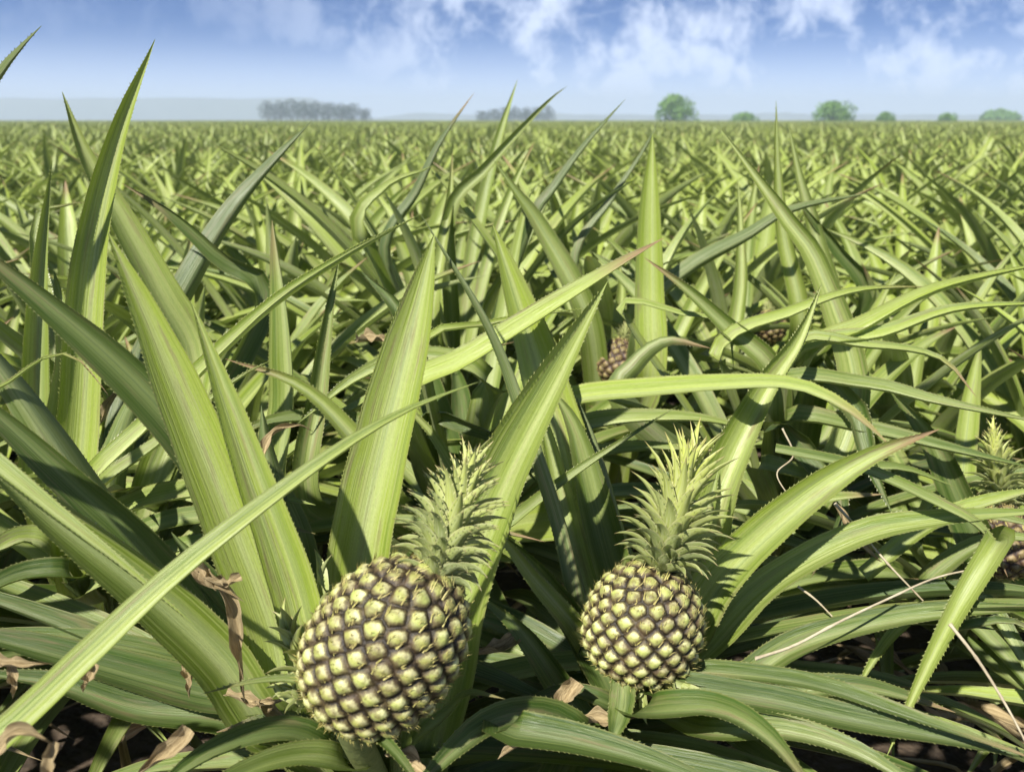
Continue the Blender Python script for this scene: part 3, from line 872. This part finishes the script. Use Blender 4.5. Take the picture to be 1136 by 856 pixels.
# ------------------------------------------------------------------ loose straws lying over the leaves
def straw(pts, d0, d1, w, label):
    n = len(pts)
    W = [at(p[0], p[1], d0 + (d1 - d0) * i / (n - 1)) for i, p in enumerate(pts)]
    C, L = catmull(W, 30)
    org = C[0]
    mb = MB(); V = []; Fs = []; UV = []
    wm = w / F * (d0 + d1) / 2 / 2 * .6
    for i, c in enumerate(C):
        T = norm(C[min(i + 1, 29)] - C[max(i - 1, 0)]); x = norm(np.cross(T, [0, 0, 1])); y = np.cross(x, T)
        rr = wm * (1 - 0.6 * (i / 29)) * (1 + 0.35 * (i % 9 == 0)) + 0.0003
        for j in range(7):
            a = 2 * math.pi * j / 7
            V.append(c + x * rr * math.cos(a) + y * rr * math.sin(a)); UV.append((j / 7, i / 29))
    for i in range(29):
        for j in range(7):
            Fs.append((i * 7 + j, i * 7 + (j + 1) % 7, (i + 1) * 7 + (j + 1) % 7, (i + 1) * 7 + j))
    mb.add(V, Fs, UV)
    o = mb.build('dry_straw', M_STRAW, None, org)
    o.location = org
    o['label'] = label; o['category'] = 'straw'; o['group'] = 'dry straws lying over the leaves'
straw([(838,730),(880,716),(930,690),(985,664),(1040,640),(1098,628)], .93, .95, 5, 'long pale curved straw lying across the grey-green arching leaf right of the smaller fruit')
straw([(1054,692),(1085,732),(1115,780),(1142,830)], .86, .78, 6, 'thick straight straw slanting down into the lower right corner')
straw([(926,558),(955,590),(985,625),(1024,666)], 1.05, 1.0, 5, 'straight straw slanting down between two arching leaves above the long curved straw')
straw([(868,475),(880,505),(862,525),(876,552)], 1.1, 1.08, 3, 'thin crooked straw hanging beneath the leaf crossing above the smaller fruit')
straw([(885,650),(905,665),(925,685)], 1.05, 1.03, 4, 'short straw in the dark hollow just right of the smaller fruit')

# ------------------------------------------------------------------ the rows of the field: single plants
GROUP = 'pineapple plants of the field behind the front row'
LABEL_FIELD = 'green pineapple plant with narrow pointed leaves, one of the dense field behind the front row'
# nearer ones with every leaf a part
protos = []
for k in range(5):
    r = random.Random(100 + k)
    e = empty('pineapple_plant', (0, 0, 0), LABEL_FIELD, 'pineapple plant', GROUP)
    for s_ in plant_leaves(r, 30, 0.80):
        mb = MB()
        leaf_geo(mb, s_['P'], s_['w'], s_['hint'], segs=16, cross=4, fold=s_['fold'], tone=s_['tone'], dry=s_['dry'], twist=s_['twist'], r=r)
        mb.build('leaf', M_LEAF, e)
    protos.append(e)
far_protos = []
for k in range(8):
    r = random.Random(200 + k)
    mb = MB()
    for s_ in plant_leaves(r, 26, 0.80):
        leaf_geo(mb, s_['P'], s_['w'], s_['hint'], segs=9, cross=2, fold=s_['fold'], tone=s_['tone'], dry=s_['dry'], twist=s_['twist'], r=r)
    o = mb.build('pineapple_plant', M_LEAF, None)
    o['label'] = LABEL_FIELD; o['category'] = 'pineapple plant'; o['group'] = GROUP
    far_protos.append(o)
heroes_xy = [p.base[:2] for p in (A, B, D, E_, Rp, S, G, K, Mp, Q, N_)]
spots = []
r = random.Random(42)
SPX, SPY = 0.52, 0.48
y = 1.55; row = 0
Y_END = 10.2
while y < Y_END:
    x = -(0.63 * y + 0.75) + (row % 2) * SPX / 2
    while x < 0.63 * y + 0.75:
        px = x + r.uniform(-0.1, 0.1); py = y + r.uniform(-0.1, 0.1)
        blocked = False
        for a0, b0, a1, b1, dd in WINDOWS:
            qx, qy, qd = proj((px, py, 0.6))
            if qd < dd and a0 - 170 / qd < qx < a1 + 170 / qd: blocked = True
        if not blocked and all((px - h[0]) ** 2 + (py - h[1]) ** 2 > 0.27 ** 2 for h in heroes_xy):
            spots.append((px, py))
        x += SPX
    y += SPY; row += 1
spots += [(-1.35, 1.2), (1.25, 1.15), (1.3, 0.6), (-1.4, 0.6)]
used = set()
def copy_tree(o):
    c = o.copy(); COL.objects.link(c)
    for ch in o.children:
        d = ch.copy(); d.parent = c; COL.objects.link(d)
    return c
NEAR_Y = 4.3
for i, (x, y) in enumerate(spots):
    near = y < NEAR_Y
    k = r.randrange(len(protos) if near else len(far_protos))
    src = (protos if near else far_protos)[k]
    key = (near, k)
    if key in used:
        o = copy_tree(src) if near else src.copy()
        if not near: COL.objects.link(o)
    else:
        used.add(key); o = src
    o.location = (x, y, 0)
    sc = r.uniform(0.95, 1.22)
    if y < 2.4: sc *= 0.86
    o.rotation_euler = (r.uniform(-.07, .07), r.uniform(-.07, .07), r.uniform(0, 6.28))
    zs = 0.90 if y < 2.6 else 0.78
    o.scale = (sc, sc, sc * zs * r.uniform(0.94, 1.06))
for k, o in enumerate(protos):
    if (True, k) not in used:
        for c in list(o.children): bpy.data.objects.remove(c)
        bpy.data.objects.remove(o)
for k, o in enumerate(far_protos):
    if (False, k) not in used: bpy.data.objects.remove(o)
print('field plants', len(spots))

# ------------------------------------------------------------------ the rest of the field as one mass
PATCH = 2.4
mb = MB(); r = random.Random(77)
for iy in range(5):
    for ix in range(5):
        ox = (ix + 0.5) * PATCH / 5 - PATCH / 2 + r.uniform(-.1, .1); oy = (iy + 0.5) * PATCH / 5 - PATCH / 2 + r.uniform(-.1, .1)
        a0 = r.uniform(0, 6.28); sc = r.uniform(0.85, 1.1)
        tl = random.Random(r.random())
        for s_ in plant_leaves(tl, 20, 0.80):
            ca, sa = math.cos(a0), math.sin(a0)
            rot = lambda p: np.array([p[0] * ca - p[1] * sa, p[0] * sa + p[1] * ca, p[2]])
            leaf_geo(mb, [rot(p) * sc + [ox, oy, 0] for p in s_['P'][::2]], s_['w'] * 1.1, rot(s_['hint']), segs=5, cross=2, fold=s_['fold'],
                     tone=s_['tone'], dry=s_['dry'], twist=0, r=r)
field = mb.build('pineapple_field', M_LEAF, None)
field['label'] = 'far pineapple plants of the field reaching to the horizon'
field['category'] = 'crop field'
field['kind'] = 'stuff'
ng = bpy.data.node_groups.new('field_scatter', 'GeometryNodeTree')
ng.interface.new_socket('Geometry', in_out='INPUT', socket_type='NodeSocketGeometry')
ng.interface.new_socket('Geometry', in_out='OUTPUT', socket_type='NodeSocketGeometry')
b = NB(ng)
gi = b.n('NodeGroupInput'); go = b.n('NodeGroupOutput')
gr = b.n('GeometryNodeMeshGrid')
NX, NY = 211, 141
gr.inputs['Size X'].default_value = (NX - 1) * PATCH; gr.inputs['Size Y'].default_value = (NY - 1) * PATCH
gr.inputs['Vertices X'].default_value = NX; gr.inputs['Vertices Y'].default_value = NY
tr = b.n('GeometryNodeTransform'); b.l(gr.outputs[0], tr.inputs['Geometry'])
Y0 = Y_END + PATCH / 2 + 0.02
tr.inputs['Translation'].default_value = (0, Y0 + (NY - 1) * PATCH / 2 - 5 * PATCH, 0)
ps = b.n('GeometryNodeInputPosition'); sp = b.n('ShaderNodeSeparateXYZ'); b.l(ps.outputs[0], sp.inputs[0])
ax = b.math('ABSOLUTE', sp.outputs[0]); yy = sp.outputs[1]
outside = b.math('GREATER_THAN', ax, b.math('ADD', b.math('MULTIPLY', yy, 0.72), 9.0))
nearb = b.math('MULTIPLY', b.math('LESS_THAN', yy, Y0 - 0.5), b.math('LESS_THAN', ax, b.math('MAXIMUM', b.math('ADD', b.math('MULTIPLY', yy, 0.72), 2.9), 2.9)))
dele = b.math('MAXIMUM', outside, nearb)
dg = b.n('GeometryNodeDeleteGeometry'); b.l(tr.outputs[0], dg.inputs['Geometry']); b.l(dele, dg.inputs['Selection'])
ri = b.n('FunctionNodeRandomValue', data_type='INT'); 
for s_ in ri.inputs:
    if s_.name == 'Min' and s_.type == 'INT': s_.default_value = 0
    if s_.name == 'Max' and s_.type == 'INT': s_.default_value = 3
rout = [o for o in ri.outputs if o.type == 'INT'][0]
ang = b.math('MULTIPLY', rout, math.pi / 2)
cx = b.n('ShaderNodeCombineXYZ'); b.l(ang, cx.inputs[2])
ip = b.n('GeometryNodeInstanceOnPoints'); b.l(dg.outputs[0], ip.inputs['Points']); b.l(gi.outputs[0], ip.inputs['Instance'])
b.l(cx.outputs[0], ip.inputs['Rotation'])
rs = b.n('FunctionNodeRandomValue', data_type='FLOAT')
fl = [s_ for s_ in rs.inputs if s_.type == 'VALUE' and s_.name in ('Min', 'Max')]
fl[0].default_value = 0.80; fl[1].default_value = 0.92
cs = b.n('ShaderNodeCombineXYZ'); cs.inputs[0].default_value = 1; cs.inputs[1].default_value = 1
b.l([o for o in rs.outputs if o.type == 'VALUE'][0], cs.inputs[2]); b.l(cs.outputs[0], ip.inputs['Scale'])
b.l(ip.outputs[0], go.inputs[0])
md = field.modifiers.new('scatter', 'NODES'); md.node_group = ng

# ------------------------------------------------------------------ ground, litter
mb = MB()
n = 60
GS = 1800.0
xs = np.sign(np.linspace(-1, 1, n)) * np.abs(np.linspace(-1, 1, n)) ** 3 * GS
V = []; UV = []
for j in range(n):
    for i in range(n):
        x, y = xs[i], xs[j] + 2
        V.append((x, y, 0.03 * mnoise.noise(Vector((x * 1.3, y * 1.3, 0))) if abs(x) < 30 and abs(y) < 30 else 0)); UV.append((x, y))
Fs = [(j * n + i, j * n + i + 1, (j + 1) * n + i + 1, (j + 1) * n + i) for j in range(n - 1) for i in range(n - 1)]
mb.add(V, Fs, UV)
g = mb.build('ground', M_SOIL, None); g['kind'] = 'structure'; g['label'] = 'dark brown soil under the pineapple rows'; g['category'] = 'ground'
mb = MB(); r = random.Random(5)
for q in range(350):
    x = r.uniform(-1.8, 1.8); y = r.uniform(0.3, 4.0); a = r.uniform(0, 6.28); L_ = r.uniform(.08, .35); z = r.uniform(.03, .09)
    P = [np.array([x + math.cos(a) * L_ * t + math.sin(a) * .04 * math.sin(3 * t), y + math.sin(a) * L_ * t, z + .04 * math.sin(3 * t) * r.random()]) for t in (0, .33, .66, 1)]
    leaf_geo(mb, P, r.uniform(.012, .035), (0, 0, 1), segs=7, cross=3, fold=r.uniform(.3, 1), twist=r.uniform(-2, 2), r=r, taper=1.5)
lt = mb.build('leaf_litter', M_DRY, None); lt['kind'] = 'stuff'; lt['label'] = 'dry brown leaf litter on the soil between the plants'; lt['category'] = 'leaf litter'

# ------------------------------------------------------------------ trees on the horizon
def far_tree(px, top_py, w_px, dist, label, group=None, mat=None, trunk_h=0.06, seed=0, lobes=9, n=2600, flat=1.0, name='tree', cat='tree'):
    r = random.Random(seed)
    mat = mat or M_TREE
    x = (px - 568) / F * dist / 1.0
    X = x; W = w_px / F * dist
    Ht = CAM_Z + (133 - top_py) / F * dist
    e = empty(name, (X, dist, 0), label, cat, group)
    # trunk with limbs
    mb = MB()
    def limb(p0, p1, r0, r1):
        p0 = np.array(p0); p1 = np.array(p1); T = norm(p1 - p0); x_ = norm(np.cross(T, [0.2, 1, 0])); y_ = np.cross(T, x_)
        V = [p + (x_ * math.cos(a) + y_ * math.sin(a)) * rr for p, rr in ((p0, r0), ((p0 + p1) / 2, (r0 + r1) / 2), (p1, r1)) for a in np.linspace(0, 2 * math.pi, 8, endpoint=False)]
        mb.add(V, [(k * 8 + j, k * 8 + (j + 1) % 8, k * 8 + 8 + (j + 1) % 8, k * 8 + 8 + j) for k in range(2) for j in range(8)], np.zeros((24, 2)))
    th = Ht * trunk_h + 0.3
    limb((0, 0, -0.1), (0, 0, th), W * .035, W * .025)
    cb = []
    for k in range(lobes):
        a = k * 2.4 + r.uniform(-.3, .3); f = (k + .5) / lobes
        rr = W * .5 * (0.62 * math.sqrt(1 - f * .75)) * r.uniform(.8, 1.1)
        z = th + (Ht - th) * (0.12 + 0.70 * f)
        c = np.array([rr * math.cos(a), rr * math.sin(a) * .8, z])
        if k == lobes - 1: c[:2] *= .2
        R_ = W * .5 * r.uniform(.34, .46) * flat
        R_ = min(R_, Ht - z + 0.02 if Ht - z > W * .1 else W * .12)
        cb.append((c, R_))
        limb((0, 0, th * .9), c, W * .015, W * .005)
    mb.build('trunk', M_BARK, e)
    mb = MB()
    ls = W * .030
    per = n // lobes
    for c, R_ in cb:
        for q in range(per):
            d = norm(np.array([r.gauss(0, 1), r.gauss(0, 1), r.gauss(0, 1)]))
            p = c + d * [R_ * 1.25, R_ * 1.25, R_] * r.uniform(.45, 1.08) ** .6
            if p[2] < th * .5: continue
            u_ = norm(np.array([r.gauss(0, 1), r.gauss(0, 1), r.gauss(0, 1)])); v_ = norm(np.cross(u_, d + u_ * .1))
            s = ls * r.uniform(.6, 1.4)
            mb.add([p - u_ * s, p + v_ * s * .6, p + u_ * s, p - v_ * s * .6], [(0, 1, 2, 3)], [(0, 0)] * 4)
    mb.build('crown', mat, e, smooth=False)
far_tree(740, 107, 46, 200, 'bright green rounded tree, the tallest standing on the right half of the horizon', seed=1)
far_tree(909, 114, 44, 190, 'green dome shaped tree on the horizon, second largest of the green ones', seed=2, flat=1.1)
far_tree(965, 125, 22, 190, 'small green bushy tree on the horizon between the dome shaped tree and the right edge', seed=3)
far_tree(1030, 126, 22, 200, 'low green bush on the horizon, farthest right of the clearly green ones', seed=4)
far_tree(815, 126, 28, 200, 'low green bush on the horizon between the two largest green trees', seed=5)
far_tree(1085, 127, 56, 320, 'wide faint green clump on the horizon near the right edge', seed=6, flat=.8)
GB = 'trees of the dark belt on the left horizon'
bx = [(309,113,18),(322,113,18),(334,111,20),(347,113,20),(360,114,22),(374,115,20),(387,116,20),(399,116,18),(412,121,12)]
for k, (px, tp, w) in enumerate(bx):
    far_tree(px, tp, w + 6, 420 + 6 * (k % 3), 'dark blue-green tree of the dense belt on the left part of the horizon', GB, M_TREE_DARK, .06, 20 + k, 7, 1100)
GC = 'trees of the dark low row at the centre horizon'
for k, (px, tp, w) in enumerate([(537,124,14),(549,122,16),(560,120,16),(571,119,15),(583,120,16),(595,120,16),(606,118,14)]):
    far_tree(px, tp, w + 5, 430 + 7 * (k % 3), 'small dark tree of the low row at the centre of the horizon', GC, M_TREE_DARK, .06, 40 + k, 6, 900)

# far ridges, faded by the air
def ridge(x0, x1, y, h, seed, name, label, depth=60, flat=False):
    r = random.Random(seed); n = 90; V = []; Fs = []; UV = []
    for i in range(n):
        t = i / (n - 1); x = x0 + (x1 - x0) * t
        e_ = min(1, t * 12, (1 - t) * 12)
        hh = h * e_ * (1 + (0.06 if flat else .45) * mnoise.noise(Vector((x * .011, seed, 0))) + (0.03 if flat else .15) * mnoise.noise(Vector((x * .07, seed, 3))))
        for (yo, f) in ((-depth / 2, 0), (-depth * .3, .62), (-depth * .1, .96), (0, 1.0), (depth * .5, 0)):
            V.append((x, y + yo, hh * f - 0.3 * (f == 0))); UV.append((t, f))
    for i in range(n - 1):
        for j in range(4):
            Fs.append((i * 5 + j, (i + 1) * 5 + j, (i + 1) * 5 + j + 1, i * 5 + j + 1))
    mb = MB(); mb.add(V, Fs, UV); o = mb.build(name, M_HILL, None); o['kind'] = 'structure'; o['label'] = label; o['category'] = 'hills'
ridge(-1000, -235, 1400, 32, 3, 'hills', 'pale blue long flat rise on the left horizon', flat=True)
ridge(-260, 1000, 1420, 9, 5, 'hills', 'thin faint blue rise along the centre and right horizon')

# ------------------------------------------------------------------ haze
HD = 0.0011
bm = MB()
x0, x1, y0, y1, z0, z1 = -1900, 1900, -40, 1860, -2.0, 40.0
bm.add([(x0,y0,z0),(x1,y0,z0),(x1,y1,z0),(x0,y1,z0),(x0,y0,z1),(x1,y0,z1),(x1,y1,z1),(x0,y1,z1)],
       [(0,3,2,1),(4,5,6,7),(0,1,5,4),(1,2,6,5),(2,3,7,6),(3,0,4,7)], np.zeros((8, 2)))
mh, nt = new_mat('haze_air')
b = NB(nt)
pv = b.n('ShaderNodeVolumePrincipled')
pv.inputs['Color'].default_value = (0.72, 0.86, 1.0, 1); pv.inputs['Density'].default_value = HD
pv.inputs['Anisotropy'].default_value = 0.0
out = b.n('ShaderNodeOutputMaterial'); b.l(pv.outputs[0], out.inputs['Volume'])
hz = bm.build('haze', mh, None, smooth=False); hz['kind'] = 'stuff'; hz['label'] = 'pale blue haze in the air over the far field'; hz['category'] = 'haze'

# ------------------------------------------------------------------ light and sky
SUN_EL, SUN_AZ = R(46), R(-148)      # azimuth measured clockwise from +Y; the sun stands behind the camera to the left
sd = Vector((math.sin(SUN_AZ) * math.cos(SUN_EL), math.cos(SUN_AZ) * math.cos(SUN_EL), math.sin(SUN_EL)))
ld = bpy.data.lights.new('sun', 'SUN'); ld.energy = 5.0; ld.angle = R(1.0); ld.color = (1.0, 0.95, 0.86)
lo = bpy.data.objects.new('sun', ld); COL.objects.link(lo); lo.location = (0, 0, 30)
lo.rotation_euler = sd.to_track_quat('Z', 'Y').to_euler()

w = bpy.data.worlds.new('World'); SC.world = w; w.use_nodes = True
nt = w.node_tree; nt.nodes.clear(); b = NB(nt)
tc = b.n('ShaderNodeTexCoord').outputs['Generated']
sx = b.n('ShaderNodeSeparateXYZ'); b.l(tc, sx.inputs[0])
zpos = b.math('MAXIMUM', sx.outputs[2], 0.0)
# the low sky is deeper blue than the standard model gives, so the dome is read a little higher up
zc = b.math('ADD', b.math('MULTIPLY', zpos, SKY_STRETCH), 0.05)
cv = b.n('ShaderNodeCombineXYZ'); b.l(sx.outputs[0], cv.inputs[0]); b.l(sx.outputs[1], cv.inputs[1]); b.l(zc, cv.inputs[2])
nv = b.n('ShaderNodeVectorMath', operation='NORMALIZE'); b.l(cv.outputs[0], nv.inputs[0])
sky = b.n('ShaderNodeTexSky', sky_type='NISHITA'); sky.sun_disc = False
sky.sun_elevation = SUN_EL; sky.sun_rotation = SUN_AZ
sky.air_density = 1.0; sky.dust_density = 0.4; sky.ozone_density = 2.2
b.l(nv.outputs[0], sky.inputs[0])
hs = b.n('ShaderNodeHueSaturation'); b.l(sky.outputs[0], hs.inputs['Color']); hs.inputs['Saturation'].default_value = SKY_SAT; hs.inputs['Value'].default_value = SKY_VAL
tint = b.mix(1.0, hs.outputs[0], (0.50, 0.98, 1.55), 'MULTIPLY')
zen = b.rng(sx.outputs[2], 0.13, 0.5, 1.0, 0.36)  # dims the unseen upper dome to weaken fill light and deepen shade
zc3 = b.n('ShaderNodeCombineXYZ'); [b.l(zen, zc3.inputs[i]) for i in range(3)]
tint = b.mix(1.0, tint, zc3.outputs[0], 'MULTIPLY')
# clouds: soft puffs low over the field, thicker to the right, thin high streaks
mp = b.n('ShaderNodeMapping'); b.l(tc, mp.inputs[0]); mp.inputs['Scale'].default_value = (1, 1, 0.9); mp.inputs['Location'].default_value = CLOUD_LOC
c1 = b.noise(mp.outputs[0], 13.0, 4, 0.5, 0.1)
c2 = b.noise(mp.outputs[0], 30.0, 4, 0.6, 0.3)
mp2 = b.n('ShaderNodeMapping'); b.l(tc, mp2.inputs[0]); mp2.inputs['Scale'].default_value = (1.0, 1.0, 4.0); mp2.inputs['Rotation'].default_value = (0, R(38), 0)
c3 = b.noise(mp2.outputs[0], 14.0, 6, 0.65, 0.6)
az = b.rng(sx.outputs[0], -0.35, 0.02, 0.15, 1.0, True)
puff = b.rng(b.math('ADD', b.math('MULTIPLY', c1, 0.55), b.math('MULTIPLY', c2, 0.45)), 0.40, 0.60, 0, 0.75, True)
streak = b.rng(c3, 0.50, 0.78, 0, 0.3, True)
cl = b.math('MULTIPLY', b.math('MAXIMUM', puff, streak), b.math('MULTIPLY', az, b.rng(sx.outputs[2], 0.22, 0.5, 1.0, 0.15)), clamp=True)  # clouds thinned overhead, out of view, for less fill light
low = b.rng(sx.outputs[2], -0.03, 0.10, 1.0, 0.0, True)
veil = b.math('MAXIMUM', cl, b.math('MULTIPLY', low, 1.0))
skyc = b.mix(veil, tint, CLOUD_COL)
bg = b.n('ShaderNodeBackground'); b.l(skyc, bg.inputs[0]); bg.inputs[1].default_value = 0.07
wo = b.n('ShaderNodeOutputWorld'); b.l(bg.outputs[0], wo.inputs[0])

# ------------------------------------------------------------------ camera
cd = bpy.data.cameras.new('camera'); cam = bpy.data.objects.new('camera', cd); COL.objects.link(cam)
cam.location = (0, 0, CAM_Z); cam.rotation_euler = (R(90) - PITCH, 0, 0)
cd.sensor_width = 36; cd.lens = F / 1136 * 36
cd.clip_start = 0.05; cd.clip_end = 5000
cd.dof.use_dof = True; cd.dof.focus_distance = 1.0; cd.dof.aperture_fstop = 7
SC.camera = cam
vs = SC.view_settings
SC.display_settings.display_device = 'sRGB'
vs.view_transform = 'Standard'; vs.look = 'None'; vs.exposure = EXPOSURE; vs.gamma = 1; vs.use_curve_mapping = False
SC.render.engine = 'CYCLES'
cy = SC.cycles
cy.max_bounces = 6; cy.diffuse_bounces = 3; cy.glossy_bounces = 2; cy.transmission_bounces = 3; cy.volume_bounces = 1; cy.transparent_max_bounces = 4
cy.use_denoising = True
